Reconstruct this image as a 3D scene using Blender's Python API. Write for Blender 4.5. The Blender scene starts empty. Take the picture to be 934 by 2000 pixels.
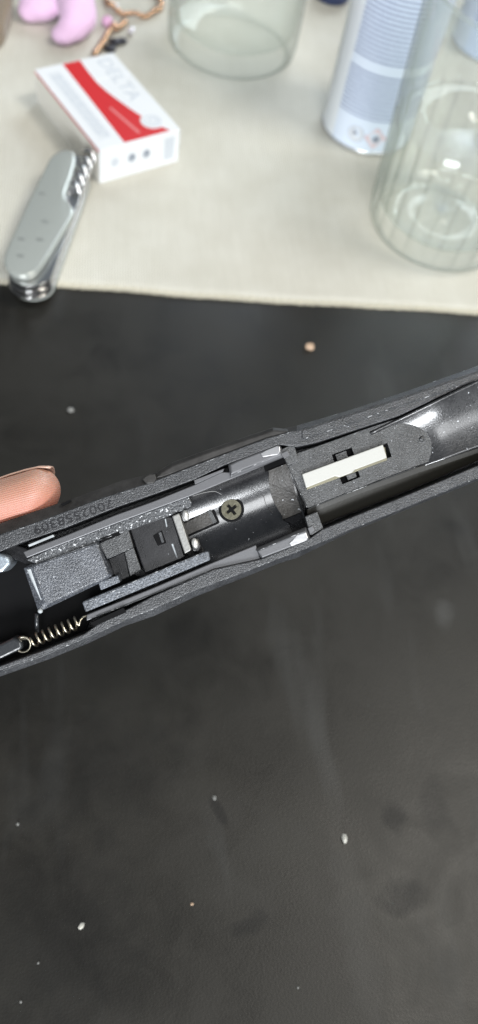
import bpy, bmesh, math, random
from mathutils import Vector, Matrix
from mathutils.geometry import tessellate_polygon
random.seed(7)
R = math.radians
S = 0.001                                   # everything is drawn in millimetres and linked in metres
scene = bpy.context.scene
COL = scene.collection

# ------------------------------------------------------------------ camera
FPX, CX, CY, H = 1600.0, 467.0, 1000.0, 329.3          # focal length in photo pixels, centre, camera height in mm
down = Vector((212 - CX, 1974 - CY, FPX)).normalized()  # direction of the ground in camera axes (right, down, forward)
zc = -down
yc = Vector((0, -1, 0)); yc = (yc - yc.dot(zc) * zc).normalized()
xc = yc.cross(zc)
W2C = Matrix((xc, yc, zc)).transposed()                 # world -> camera(right, down, forward)
C2W = W2C.transposed()
CAMROT = C2W @ Matrix(((1, 0, 0), (0, -1, 0), (0, 0, -1)))   # blender camera axes (right, up, back)
cam = bpy.data.cameras.new('camera'); camo = bpy.data.objects.new('camera', cam); COL.objects.link(camo)
camo.matrix_world = Matrix.Translation((0, 0, H * S)) @ CAMROT.to_4x4()
cam.sensor_fit = 'VERTICAL'; cam.sensor_height = 36; cam.sensor_width = 36
cam.lens = FPX / 2000 * 36
cam.clip_start = 0.005; cam.clip_end = 50
cam.dof.use_dof = True; cam.dof.focus_distance = 0.235; cam.dof.aperture_fstop = 9.2
cam.dof.aperture_blades = 6; cam.dof.aperture_rotation = R(15)
scene.camera = camo

# ------------------------------------------------------------------ light
world = bpy.data.worlds.new('World'); scene.world = world; world.use_nodes = True
bg = world.node_tree.nodes['Background']
bg.inputs[0].default_value = (0.80, 0.90, 1.0, 1); bg.inputs[1].default_value = 0.16

def area(name, loc, target, sx, sy, power, col):
    l = bpy.data.lights.new(name, 'AREA'); l.shape = 'RECTANGLE'; l.size = sx; l.size_y = sy
    l.energy = power; l.color = col
    o = bpy.data.objects.new(name, l); COL.objects.link(o); o.location = loc
    o.rotation_euler = (Vector(target) - Vector(loc)).to_track_quat('-Z', 'Y').to_euler()
    return o
area('window_light', (-0.15, -1.5, 0.50), (0.05, 0.25, 0.1), 0.80, 0.46, 44, (0.94, 0.97, 1.0))
area('added_overhead_light', (0.05, -0.95, 1.45), (0.08, 0.3, 0.05), 0.9, 0.6, 14, (0.96, 0.98, 1.0))  # added overhead light, placed to put sheen on the frame's camera-facing faces
area('ceiling_light', (0.85, 0.15, 1.5), (0.08, 0.3, 0), 0.5, 0.5, 14, (1.0, 0.95, 0.86))
area('back_window_light', (0.75, 1.75, 0.85), (0.1, 0.4, 0), 0.8, 0.9, 20, (0.82, 0.91, 1.0))

scene.cycles.transparent_max_bounces = 40          # the two glasses are many clear layers deep
vs = scene.view_settings
vs.view_transform = 'Standard'; vs.look = 'None'; vs.exposure = 0.10; vs.gamma = 1.0; vs.use_curve_mapping = False

# ------------------------------------------------------------------ helpers: pixels to places
def U(x, y, z=0.0):                         # photo pixel -> world point (mm) at height z
    r = C2W @ Vector(((x - CX) / FPX, (y - CY) / FPX, 1.0))
    return Vector((0, 0, H)) + r * ((H - z) / -r.z)
TZ = -1.4                                   # the table lies a cloth thickness below the top of the cloth
Z0 = 232.0                                  # the pistol frame is held this far from the lens
def G(x, y, w=0.0):                         # photo pixel -> point in the frame's own axes at height w above its top face
    Z = Z0 - w
    return Vector(((x - CX) * Z / FPX, -(y - CY) * Z / FPX, w))
GUNM = Matrix.Translation(Vector((0, 0, H * S)) + C2W @ Vector((0, 0, Z0 * S))) @ CAMROT.to_4x4()

# ------------------------------------------------------------------ helpers: materials
class NT:
    def __init__(s, name):
        s.m = bpy.data.materials.new(name); s.m.use_nodes = True
        s.t = s.m.node_tree; s.b = s.t.nodes['Principled BSDF']; s.out = s.t.nodes['Material Output']
        s.co = None
    def n(s, typ, **kw):
        x = s.t.nodes.new(typ)
        for k, v in kw.items():
            if hasattr(x, k): setattr(x, k, v)
            else: x.inputs[k].default_value = v
        return x
    def l(s, a, b): s.t.links.new(a, b)
    def coord(s, scale=(1, 1, 1), rot=(0, 0, 0)):
        tc = s.n('ShaderNodeTexCoord'); mp = s.n('ShaderNodeMapping')
        mp.inputs['Scale'].default_value = tuple(1000.0 * q for q in scale)      # metres -> mm
        mp.inputs['Rotation'].default_value = rot
        s.l(tc.outputs['Object'], mp.inputs['Vector']); return mp.outputs[0]
    def noise(s, vec, scale, detail=3, rough=.55, dist=0):
        x = s.n('ShaderNodeTexNoise'); s.l(vec, x.inputs['Vector'])
        x.inputs['Scale'].default_value = scale; x.inputs['Detail'].default_value = detail
        x.inputs['Roughness'].default_value = rough; x.inputs['Distortion'].default_value = dist
        return x.outputs['Fac']
    def ramp(s, fac, stops):
        x = s.n('ShaderNodeValToRGB'); s.l(fac, x.inputs[0]); e = x.color_ramp.elements
        while len(e) < len(stops): e.new(.5)
        for el, (p, c) in zip(e, stops):
            el.position = p; el.color = (c, c, c, 1) if isinstance(c, (int, float)) else (*c, 1)
        return x.outputs[0]
    def mix(s, fac, a, b):
        x = s.n('ShaderNodeMix', data_type='RGBA')
        for sock, v in ((x.inputs[0], fac), (x.inputs[6], a), (x.inputs[7], b)):
            if isinstance(v, (int, float)): sock.default_value = v
            elif isinstance(v, tuple): sock.default_value = (*v, 1)
            else: s.l(v, sock)
        return x.outputs[2]
    def math(s, op, a, b=0.0, c=0.0):
        x = s.n('ShaderNodeMath', operation=op)
        for i, v in enumerate((a, b, c)):
            if isinstance(v, (int, float)): x.inputs[i].default_value = v
            else: s.l(v, x.inputs[i])
        return x.outputs[0]
    def bump(s, h, strength, dist, prev=None):
        x = s.n('ShaderNodeBump'); x.inputs['Strength'].default_value = strength
        x.inputs['Distance'].default_value = dist * S
        s.l(h, x.inputs['Height'])
        if prev is not None: s.l(prev, x.inputs['Normal'])
        return x.outputs[0]
    def set(s, **kw):
        for k, v in kw.items():
            k = k.replace('_', ' ')
            i = s.b.inputs[k]
            if isinstance(v, (int, float)): i.default_value = v
            elif isinstance(v, tuple): i.default_value = (*v, 1) if len(v) == 3 else v
            else: s.l(v, i)
        return s

def plain(name, col, rough=.5, metal=0., spec=.5, grain=0., gs=2.0, **kw):
    t = NT(name); t.set(Base_Color=col, Roughness=rough, Metallic=metal); t.b.inputs['Specular IOR Level'].default_value = spec
    if grain:
        v = t.coord(); n = t.noise(v, gs, 3)
        t.set(Normal=t.bump(n, grain, .15))
    for k, q in kw.items(): t.b.inputs[k.replace('_', ' ')].default_value = q
    return t.m

def gun_plastic(name, col, rough, bump, gs, dust=0.0, spec=.5, dist=.12, dustcol=(.5, .52, .55), gc=0.0, coat=0.0):
    t = NT(name); v = t.coord()
    g = t.noise(v, gs, 2, .6); big = t.noise(v, .22, 4, .6)
    c = t.mix(t.ramp(big, [(.35, 0.), (.7, 1.)]), col, tuple(q * 1.7 + .006 for q in col))
    if dust:
        d1 = t.noise(v, gs * .55, 2, .7); d2 = t.noise(v, .35, 3, .6)
        d = t.math('ADD', d1, t.math('MULTIPLY', d2, .25))
        m = t.ramp(d, [(.90 - dust, 0.), (.94 - dust, 1.)])
        c = t.mix(m, c, dustcol)
    if gc:  # pale specks: the lit grain's sparkle put into the base colour
        gm = t.ramp(t.math('ADD', t.noise(v, 2.1, 3, .75), t.math('MULTIPLY', big, .12)), [(.50, 0.), (.74, 1.)])
        c = t.mix(t.math('MULTIPLY', gm, gc), c, tuple(min(1, q * 4.5 + .06) for q in col))
    r = t.math('ADD', t.math('MULTIPLY', t.noise(v, gs * .5, 2), .25), rough - .12)
    t.set(Base_Color=c, Roughness=r, Normal=t.bump(g, bump, dist))
    t.b.inputs['Specular IOR Level'].default_value = spec
    if coat:
        t.b.inputs['Coat Weight'].default_value = coat; t.b.inputs['Coat Roughness'].default_value = .17; t.b.inputs['Coat IOR'].default_value = 1.75
    return t.m

M = {}
M['frame'] = gun_plastic('frame_polymer', (.015, .016, .018), .34, 1.0, 2.2, .035, .65, dist=.26, gc=.24)
M['serial'] = plain('serial_dark', (.008, .008, .010), .35)
M['block'] = gun_plastic('block_polymer', (.028, .031, .037), .30, 1.0, 2.3, .10, .8, dist=.26, gc=.6)
M['ledge'] = gun_plastic('ledge_polymer', (.040, .045, .053), .36, 1.0, 2.0, .09, .7, dist=.34, gc=.7)
M['dusty'] = gun_plastic('dusty_polymer', (.024, .026, .029), .34, 1.0, 1.8, .16, .7, dist=.28, dustcol=(.75, .77, .79), gc=.45)
M['speck'] = gun_plastic('speckled_polymer', (.018, .019, .020), .34, 1.0, 2.6, .055, .7, dist=.18, gc=.38)
M['outer'] = gun_plastic('outer_polymer', (.020, .019, .018), .5, .5, 1.6, 0, .3)
M['gloss'] = gun_plastic('glossy_polymer', (.006, .006, .007), .26, .35, 3.0, .02, .3, dist=.05)
M['tube'] = gun_plastic('tube_polymer', (.005, .005, .006), .25, .6, 2.4, .03, .6, dist=.06, coat=.7)
M['bore'] = gun_plastic('bore_polymer', (.017, .017, .018), .30, .9, 2.2, .07, .7, dist=.10, gc=.12, coat=.35)
M['rough'] = gun_plastic('rough_polymer', (.030, .028, .026), .5, 1.0, 1.4, .07, .5, dist=.25)
M['black'] = plain('recess_black', (.003, .003, .0034), .6, spec=.10)  # near-black colour stands in for the shade in slots and recesses
M['olive'] = plain('channel_polymer', (.014, .013, .010), .42, grain=.15, gs=1.5)
M['railgrey'] = plain('rail_steel', (.105, .106, .112), .44, metal=.4, grain=.25, gs=2.5)
M['railglint'] = plain('rail_steel_glint', (.62, .62, .63), .3, metal=.9, grain=.12, gs=1.0)  # rail steel lightened to carry the highlight at the plate ends
M['plate'] = plain('plate_zinc', (.26, .26, .25), .45, metal=.6, grain=.5, gs=1.4)
M['nickel'] = plain('nickel', (.82, .81, .78), .38, metal=.7)
M['bar'] = plain('bar_steel', (.43, .43, .405), .5, metal=.3, grain=.3, gs=3.0)
M['baredge'] = plain('bar_edge', (.16, .15, .11), .35, metal=.9)
M['brass'] = plain('spring_wire', (.50, .46, .37), .36, metal=1.0)
M['screw'] = plain('screw_zinc', (.095, .09, .065), .42, metal=.75, grain=.6, gs=1.5)
M['scuff'] = gun_plastic('scuffed_polymer', (.30, .32, .33), .5, .8, 1.6, 0, .4)
M['wear'] = gun_plastic('worn_edge_polymer', (.035, .037, .040), .4, .8, 1.0, .20, .6, dustcol=(.40, .41, .42))
M['hammer'] = plain('hammer_steel', (.50, .56, .62), .3, metal=.8, grain=.4, gs=1.5)
M['leverm'] = plain('lever_polymer', (.025, .027, .03), .25, grain=.3, gs=1.2)

def make_mat():
    t = NT('mat_leatherette'); v = t.coord()
    fine = t.noise(v, 1.5, 3, .6); mid = t.noise(v, .045, 4, .6, .6); big = t.noise(v, .014, 3, .5, .3)
    vr = t.n('ShaderNodeTexVoronoi', feature='F1'); t.l(v, vr.inputs['Vector']); vr.inputs['Scale'].default_value = 1.1
    c = t.mix(t.ramp(mid, [(.30, 0.), (.62, 1.)]), (.0090, .0083, .0068), (.0158, .0146, .0120))
    c = t.mix(t.ramp(big, [(.38, 0.), (.60, 1.)]), c, (.0195, .0182, .0152))
    st = t.noise(t.coord((.5, .12, 1), (0, 0, R(18))), .06, 3, .6)
    c = t.mix(t.ramp(st, [(.58, 0.), (.72, .5)]), c, (.040, .040, .038))
    tc = t.n('ShaderNodeTexCoord'); warp = t.noise(v, .10, 3, .6); spec = .31; rstain_shade = 0.0
    for px, py, rx, ry, rot, dark, hard in ((772, 1592, 6, 7, 0, 1, .6), (785, 1745, 11, 8, .3, 1, .6), (850, 1570, 7, 14, 0, .6, .6), (490, 1808, 9, 4.5, .25, .9, .6), (430, 1590, 2.4, 9, .45, 1, .6),
                                            (200, 1500, 45, 26, .2, .7, .8), (120, 1850, 40, 40, 0, .8, .9), (866, 1196, 5, 13, -.3, -.7, .95), (690, 1800, 9, 38, .05, -.25, .7), (470, 1700, 34, 30, 0, -.12, .9)):  # two widest dark ellipses: camera and hand's shade painted into the lower left
        c0_ = U(px, py, TZ) * S; mp = t.n('ShaderNodeMapping', vector_type='TEXTURE'); t.l(tc.outputs['Object'], mp.inputs[0])
        mp.inputs['Location'].default_value = c0_; mp.inputs['Rotation'].default_value = (0, 0, rot); mp.inputs['Scale'].default_value = (rx * S, ry * S, 1)
        ln = t.n('ShaderNodeVectorMath', operation='LENGTH'); t.l(mp.outputs[0], ln.inputs[0])
        m_ = t.math('MULTIPLY', t.ramp(t.math('ADD', ln.outputs['Value'], t.math('MULTIPLY_ADD', warp, 1.5, -.75)), [(1 - hard * .9, 1.), (1.0, 0.)]), abs(dark))
        if dark > 0: c = t.mix(t.math('MULTIPLY', m_, .5), c, (.006, .0062, .0066)); spec = t.math('SUBTRACT', spec, t.math('MULTIPLY', m_, .075))
        else: c = t.mix(t.math('MULTIPLY', m_, t.ramp(mid, [(.35, .15), (.65, .55)])), c, (.075, .075, .072))
    dust = t.noise(v, .9, 2, .5)
    c = t.mix(t.ramp(dust, [(.79, 0.), (.82, .3)]), c, (.10, .16, .15))
    r = t.math('ADD', t.math('MULTIPLY', mid, .25), .30)
    hgt = t.math('ADD', t.math('MULTIPLY', fine, .6), t.math('MULTIPLY', vr.outputs['Distance'], .8))
    t.set(Base_Color=c, Roughness=r, Normal=t.bump(hgt, .4, .10), Specular_IOR_Level=spec)
    return t.m
M['mat'] = make_mat()

def make_cloth():
    t = NT('ribbed_cloth'); v = t.coord()
    wv = t.n('ShaderNodeTexWave', wave_type='BANDS', bands_direction='X', wave_profile='SIN')
    t.l(v, wv.inputs['Vector']); wv.inputs['Scale'].default_value = .62 / 3.1416 * 1.0
    wv.inputs['Scale'].default_value = .21; wv.inputs['Distortion'].default_value = .35; wv.inputs['Detail'].default_value = 2
    wv.inputs['Detail Scale'].default_value = .5
    w2 = t.n('ShaderNodeTexWave', wave_type='BANDS', bands_direction='Y'); t.l(v, w2.inputs['Vector']); w2.inputs['Scale'].default_value = .33
    w2.inputs['Distortion'].default_value = 1.5
    n = t.noise(v, .03, 4, .6); nf = t.noise(t.coord((1, .12, 1)), .35, 3, .6)
    c = t.mix(t.ramp(n, [(.35, 0.), (.65, 1.)]), (.69, .67, .59), (.76, .745, .67))
    c = t.mix(t.ramp(nf, [(.35, .16), (.7, 0.)]), c, (.50, .48, .40))
    c = t.mix(t.math('MULTIPLY', t.math('SUBTRACT', 1.0, wv.outputs['Fac']), .6), c, (.43, .41, .34))  # rib grooves darkened: crease shade put into the colour
    hgt = t.math('ADD', wv.outputs['Fac'], t.math('MULTIPLY', w2.outputs['Fac'], .35))
    t.set(Base_Color=c, Roughness=.9, Normal=t.bump(hgt, .7, .35))
    t.b.inputs['Specular IOR Level'].default_value = .2
    return t.m
M['cloth'] = make_cloth()
M['hem'] = plain('hem_thread', (.64, .60, .48), .9, spec=.2, grain=.5, gs=2)

def glass_mat(name, tint, edge, ior, haze, rough=.03):     # thin clear walls: see-through, Fresnel sheen, pale haze mixed in for how it looks when lit
    t = NT(name); t.t.nodes.remove(t.b)
    lw = t.n('ShaderNodeLayerWeight'); lw.inputs['Blend'].default_value = .35
    lw.inputs['Blend'].default_value = .5; fr_ = t.math('MULTIPLY_ADD', t.math('POWER', lw.outputs['Facing'], 4.0), ior, .035)
    tr = t.n('ShaderNodeBsdfTransparent'); t.l(t.mix(t.ramp(lw.outputs['Facing'], [(.25, 0.), (1., 1.)]), tint, edge), tr.inputs[0])
    gl_ = t.n('ShaderNodeBsdfGlossy'); gl_.inputs['Roughness'].default_value = rough
    df = t.n('ShaderNodeBsdfTranslucent'); df.inputs[0].default_value = (.88, .895, .88, 1)
    df2 = t.n('ShaderNodeBsdfDiffuse'); df2.inputs[0].default_value = (.88, .895, .88, 1)
    m0 = t.n('ShaderNodeMixShader'); m0.inputs[0].default_value = .5; t.l(df.outputs[0], m0.inputs[1]); t.l(df2.outputs[0], m0.inputs[2])
    m1 = t.n('ShaderNodeMixShader'); m1.inputs[0].default_value = haze; t.l(tr.outputs[0], m1.inputs[1]); t.l(m0.outputs[0], m1.inputs[2])
    m2 = t.n('ShaderNodeMixShader'); t.l(fr_, m2.inputs[0]); t.l(m1.outputs[0], m2.inputs[1]); t.l(gl_.outputs[0], m2.inputs[2])
    t.l(m2.outputs[0], t.out.inputs[0]); return t.m
M['glass'] = glass_mat('clear_glass', (.99, 1., .99), (.68, .705, .69), .35, .085, .08)
M['glass_inner'] = glass_mat('clear_glass_inner', (.99, 1., .99), (.93, .95, .93), .3, .03)
M['water'] = glass_mat('water', (1., 1., 1.), (.96, .97, .96), .3, .0)

M['packw'] = plain('pack_card', (.80, .82, .84), .38)
M['packshade'] = plain('pack_card_shade', (.72, .70, .64), .5)  # white card toned down to beige for the pack's shaded side
M['packred'] = plain('pack_red', (.62, .022, .026), .35)
M['packpink'] = plain('pack_pink_print', (.72, .20, .20), .4)
M['packgrey'] = plain('pack_grey_print', (.42, .46, .52), .4)
M['packlight'] = plain('pack_pale_print', (.60, .64, .69), .4)
M['packpale'] = plain('pack_bar_print', (.72, .745, .77), .4)
M['packink'] = plain('pack_ink', (.20, .24, .32), .5)

M['scale'] = plain('knife_scale', (.44, .465, .435), .26, metal=.3, grain=.05, gs=.4)
M['liner'] = plain('knife_liner', (.62, .62, .62), .25, metal=1.0)
M['steel'] = plain('knife_steel', (.70, .69, .68), .18, metal=1.0)
M['kmark'] = plain('knife_mark', (.26, .275, .26), .4, metal=.2)
M['kdark'] = plain('knife_gap', (.05, .05, .06), .4, metal=.6)

def can_mat(name, base, ink, inkscale):
    t = NT(name); tc = t.n('ShaderNodeTexCoord')
    sp = t.n('ShaderNodeSeparateXYZ'); t.l(tc.outputs['Object'], sp.inputs[0])
    ang = t.math('ARCTAN2', sp.outputs[1], sp.outputs[0])
    z = t.math('MULTIPLY', sp.outputs[2], 1000.0)
    u = t.math('MULTIPLY', ang, 29.0)
    cb = t.n('ShaderNodeCombineXYZ'); t.l(u, cb.inputs[0]); t.l(z, cb.inputs[1])
    # rows of very small print: a line pitch in z, broken up into words along the girth
    row = t.math('PINGPONG', t.math('MULTIPLY', z, 1.0), inkscale)
    rowm = t.ramp(t.math('DIVIDE', row, inkscale), [(.42, 1.), (.62, 0.)])
    mp = t.n('ShaderNodeMapping'); t.l(cb.outputs[0], mp.inputs[0]); mp.inputs['Scale'].default_value = (1.3, 1 / (inkscale * 2), 1)
    words = t.noise(mp.outputs[0], 1.0, 2, .6)
    wm = t.ramp(words, [(.36, 0.), (.46, 1.)])
    # print field: from 26 mm upward, only on the side that carries the panel; a blank stripe at 58-64 mm
    fz = t.ramp(t.math('DIVIDE', z, 200.0), [(.120, 0.), (.125, 1.)])
    fz2 = t.ramp(t.math('ABSOLUTE', t.math('SUBTRACT', z, 57.0)), [(.0, 0.), (1.0, 1.)])
    gap = t.math('GREATER_THAN', t.math('ABSOLUTE', t.math('SUBTRACT', z, 57.0)), 3.0)
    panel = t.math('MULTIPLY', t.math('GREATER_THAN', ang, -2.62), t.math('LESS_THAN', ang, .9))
    f = t.math('MULTIPLY', t.math('MULTIPLY', rowm, t.math('MULTIPLY_ADD', wm, .6, .4)), t.math('MULTIPLY', t.math('MULTIPLY', fz, panel), gap))
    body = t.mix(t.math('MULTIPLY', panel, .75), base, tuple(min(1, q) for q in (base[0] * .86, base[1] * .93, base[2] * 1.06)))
    c = t.mix(t.math('MULTIPLY', f, .9), body, ink)
    t.set(Base_Color=c, Roughness=.32, Metallic=.0)
    return t.m
M['can'] = can_mat('can_print', (.78, .82, .86), (.20, .25, .40), 1.4)
M['can2'] = can_mat('can_print_blue', (.50, .57, .72), (.20, .26, .45), 1.1)
M['picto_pale'] = plain('picto_pale', (.66, .69, .74), .4)
M['picto_pink'] = plain('picto_pink', (.74, .64, .66), .4)
M['tin'] = plain('can_tin', (.72, .74, .76), .25, metal=.9)
M['picto_grey'] = plain('picto_grey', (.45, .49, .56), .4)
M['picto_red'] = plain('picto_red', (.62, .40, .42), .4)
M['picto_dark'] = plain('picto_dark', (.24, .26, .32), .4)
M['rose_gold'] = plain('rose_gold', (.62, .40, .26), .16, metal=1.0)
M['crystal'] = plain('crystal', (.85, .82, .86), .08, metal=.6)
M['pinkbead'] = plain('pink_bead', (.72, .42, .62), .2)
def fabric(name, col):
    t = NT(name); v = t.coord(); n = t.noise(v, .9, 4, .7)
    c = t.mix(n, tuple(q * .85 for q in col), col)
    t.set(Base_Color=c, Roughness=.85, Normal=t.bump(n, .4, .5)); t.b.inputs['Sheen Weight'].default_value = .3
    return t.m
M['pink'] = fabric('pink_fabric', (.80, .54, .76))
M['brown'] = fabric('brown_leather', (.20, .145, .085))
M['navy'] = plain('navy_plastic', (.045, .065, .16), .4)
M['crumb'] = plain('crumb_pale', (.50, .49, .44), .6, grain=.6, gs=2)
M['crumb_tan'] = plain('crumb_tan', (.50, .36, .25), .6, grain=.6, gs=2)
M['dustm'] = plain('dust_grey', (.20, .20, .19), .9)
M['hair'] = plain('hair_dark', (.03, .028, .025), .4)
M['hairlight'] = plain('hair_light', (.42, .42, .42), .4)

def make_skin():
    t = NT('skin'); v = t.coord()
    tc = t.n('ShaderNodeTexCoord'); sp = t.n('ShaderNodeSeparateXYZ'); t.l(tc.outputs['Object'], sp.inputs[0])
    n = t.noise(v, .25, 4, .6)
    # pressed pad is redder towards the frame
    q = t.math('ADD', t.math('MULTIPLY', sp.outputs[1], 1000.0), t.math('MULTIPLY', sp.outputs[0], -290.0))
    f = t.ramp(t.math('ADD', t.math('MULTIPLY', q, .05), t.math('MULTIPLY', n, .25)), [(.72, 1.), (1.35, 0.)])
    f = t.ramp(t.math('MULTIPLY_ADD', q, -.055, 1.55), [(.0, 0.), (.8, 1.)])
    c = t.mix(f, (.47, .285, .205), (.36, .105, .068))
    c = t.mix(t.math('MULTIPLY', n, .35), c, (.54, .24, .18))
    wv = t.n('ShaderNodeTexWave', wave_type='BANDS', bands_direction='Y', wave_profile='SIN')
    t.l(t.coord((1, 1, 1), (0, 0, R(12))), wv.inputs['Vector']); wv.inputs['Scale'].default_value = .62
    wv.inputs['Distortion'].default_value = 2.0; wv.inputs['Detail'].default_value = 0; wv.inputs['Detail Scale'].default_value = .12
    c = t.mix(t.math('MULTIPLY', t.math('SUBTRACT', 1.0, wv.outputs['Fac']), .14), c, (.34, .10, .07))
    t.set(Base_Color=c, Roughness=.42, Normal=t.bump(wv.outputs['Fac'], .6, .12))
    t.b.inputs['Subsurface Weight'].default_value = .35
    t.b.inputs['Subsurface Radius'].default_value = (.0012, .0005, .0003); t.b.inputs['Subsurface Scale'].default_value = 1.0
    return t.m
M['skin'] = make_skin()
M['nail'] = plain('fingernail', (.55, .36, .28), .3, grain=.06, gs=.6)

# ------------------------------------------------------------------ helpers: meshes (mm in, metres out)
class MB:
    def __init__(s): s.v = []; s.f = []
    def add(s, vs, fs):
        o = len(s.v); s.v += [Vector(q) for q in vs]; s.f += [tuple(i + o for i in f) for f in fs]; return s
    def build(s, name, mat, parent=None, smooth=False, bevel=0, seg=2, angle=35):
        me = bpy.data.meshes.new(name); me.from_pydata([tuple(q * S) for q in s.v], [], s.f)
        bm = bmesh.new(); bm.from_mesh(me); bmesh.ops.recalc_face_normals(bm, faces=bm.faces); bm.to_mesh(me); bm.free()
        me.materials.append(M[mat]); o = bpy.data.objects.new(name, me); COL.objects.link(o)
        if smooth:
            for p in me.polygons: p.use_smooth = True
        if parent is not None: o.parent = parent
        if bevel:
            b = o.modifiers.new('bevel', 'BEVEL'); b.width = bevel * S; b.segments = seg; b.limit_method = 'ANGLE'; b.angle_limit = R(angle)
        return o
def tag(o, label=None, cat=None, group=None, kind=None):
    for k, v in (('label', label), ('category', cat), ('group', group), ('kind', kind)):
        if v: o[k] = v
    return o
def thing(name, label, cat, loc=(0, 0, 0), rz=0, group=None, mw=None):
    o = bpy.data.objects.new(name, None); COL.objects.link(o); o.empty_display_size = .01
    if mw is not None: o.matrix_world = mw
    else: o.location = Vector(loc) * S; o.rotation_euler = (0, 0, rz)
    return tag(o, label, cat, group)

def solid(top, bot, holes=None, holes_bot=None):        # two matching outlines joined to one solid, with optional holes
    mb = MB(); loops = [top] + (holes or []); loopsb = [bot] + (holes_bot or [])
    flat = [p for l in loops for p in l]; flatb = [p for l in loopsb for p in l]; n = len(flat)
    if holes:
        tri = tessellate_polygon([[Vector((p[0], p[1], 0)) for p in l] for l in loops]); caps = [tuple(t) for t in tri]
    else: caps = [tuple(range(n))]
    fs = list(caps) + [tuple(i + n for i in reversed(c)) for c in caps]
    o = 0
    for l in loops:
        k = len(l)
        for i in range(k): a, b = o + i, o + (i + 1) % k; fs.append((a, b, b + n, a + n))
        o += k
    return mb.add(flat + flatb, fs)
def pr(px, wt, wb, shrink=None):                        # prism in the frame's axes; px outline is where its top shows
    top = [G(x, y, wt) for x, y in px]
    bot = [Vector((p.x, p.y, wb)) for p in top]
    return solid(top, bot)
def pr2(base, wbase, top, wt, wb):                      # prism with a sloping rim between base outline and top outline
    a = [G(x, y, wt) for x, y in top]; b = [G(x, y, wbase) for x, y in base]; c = [Vector((p.x, p.y, wb)) for p in b]
    n = len(a); mb = MB(); fs = [tuple(range(n)), tuple(range(3 * n - 1, 2 * n - 1, -1))]
    for i in range(n):
        j = (i + 1) % n
        fs += [(i, j, j + n, i + n), (i + n, j + n, j + 2 * n, i + 2 * n)]
    return mb.add(a + b + c, fs)
def tube(pts, r, n=8, closed=False):
    mb = MB(); pts = [Vector(p) for p in pts]; N = len(pts); vs = []; ref = None
    for i in range(N):
        a = pts[(i - 1) % N] if (closed or i > 0) else pts[i]; b = pts[(i + 1) % N] if (closed or i < N - 1) else pts[i]
        d = (b - a).normalized()
        if ref is None: ref = d.orthogonal().normalized()
        ref = (ref - ref.dot(d) * d).normalized(); bi = d.cross(ref)
        rr = r[i] if isinstance(r, (list, tuple)) else r
        vs += [pts[i] + (ref * math.cos(2 * math.pi * k / n) + bi * math.sin(2 * math.pi * k / n)) * rr for k in range(n)]
    fs = []
    for i in range(N if closed else N - 1):
        for k in range(n):
            j = (i + 1) % N; fs.append((i * n + k, i * n + (k + 1) % n, j * n + (k + 1) % n, j * n + k))
    if not closed: fs += [tuple(range(n)), tuple((N - 1) * n + k for k in reversed(range(n)))]
    return mb.add(vs, fs)
def lathe(profile, n=64, flute=None, close=True):       # closed profile of (r, z); flute(z, angle) scales the radius
    vs = []; P = len(profile)
    for i in range(n):
        a = 2 * math.pi * i / n
        for j, (r, z) in enumerate(profile):
            q = r * (flute(j, r, z, a) if flute else 1)
            vs.append((q * math.cos(a), q * math.sin(a), z))
    fs = []
    for i in range(n):
        k = (i + 1) % n
        for j in range(P if close else P - 1):
            m = (j + 1) % P; fs.append((i * P + j, k * P + j, k * P + m, i * P + m))
    return MB().add(vs, fs)
def ball(c, rx, ry, rz, n=12, m=8):
    vs = []; fs = []
    for i in range(m + 1):
        t = math.pi * i / m
        for k in range(n):
            a = 2 * math.pi * k / n; vs.append((c[0] + rx * math.sin(t) * math.cos(a), c[1] + ry * math.sin(t) * math.sin(a), c[2] + rz * math.cos(t)))
    for i in range(m):
        for k in range(n): fs.append((i * n + k, i * n + (k + 1) % n, (i + 1) * n + (k + 1) % n, (i + 1) * n + k))
    return MB().add(vs, fs)
def text(body, name, mat, parent, width, loc, rz, ext=.06, rot=None, height=None):
    cu = bpy.data.curves.new('lettering', 'FONT'); cu.body = body; cu.align_x = 'CENTER'; cu.align_y = 'CENTER'; cu.size = 1; cu.extrude = .0001; cu.resolution_u = 3
    o = bpy.data.objects.new('lettering', cu); COL.objects.link(o); bpy.context.view_layer.update()
    dg = bpy.context.evaluated_depsgraph_get(); me = bpy.data.meshes.new_from_object(o.evaluated_get(dg))
    bpy.data.objects.remove(o); xs = [v.co.x for v in me.vertices]; ys = [v.co.y for v in me.vertices]
    sx = width / (max(xs) - min(xs)); sy = height / (max(ys) - min(ys)) if height else sx
    cx = (max(xs) + min(xs)) / 2; cy = (max(ys) + min(ys)) / 2
    for v in me.vertices: v.co = Vector(((v.co.x - cx) * sx, (v.co.y - cy) * sy, ext if v.co.z > 0 else -ext)) * S
    me.materials.clear(); me.materials.append(M[mat])
    ob = bpy.data.objects.new(name, me); COL.objects.link(ob); ob.parent = parent; ob.location = Vector(loc) * S; ob.rotation_euler = rot or (0, 0, rz)
    return ob

# ------------------------------------------------------------------ setting: the black table and the ribbed cloth

def grid(x0, x1, y0, y1, z):
    return MB().add([(x0, y0, z), (x1, y0, z), (x1, y1, z), (x0, y1, z)], [(0, 1, 2, 3)])
mt = solid([Vector(p) for p in ((-600, -350, TZ), (850, -350, TZ), (850, 1000, TZ), (-600, 1000, TZ))],
           [Vector(p) for p in ((-600, -350, TZ - 25), (850, -350, TZ - 25), (850, 1000, TZ - 25), (-600, 1000, TZ - 25))]).build('table_top', 'mat')
tag(mt, kind='structure')

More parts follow.
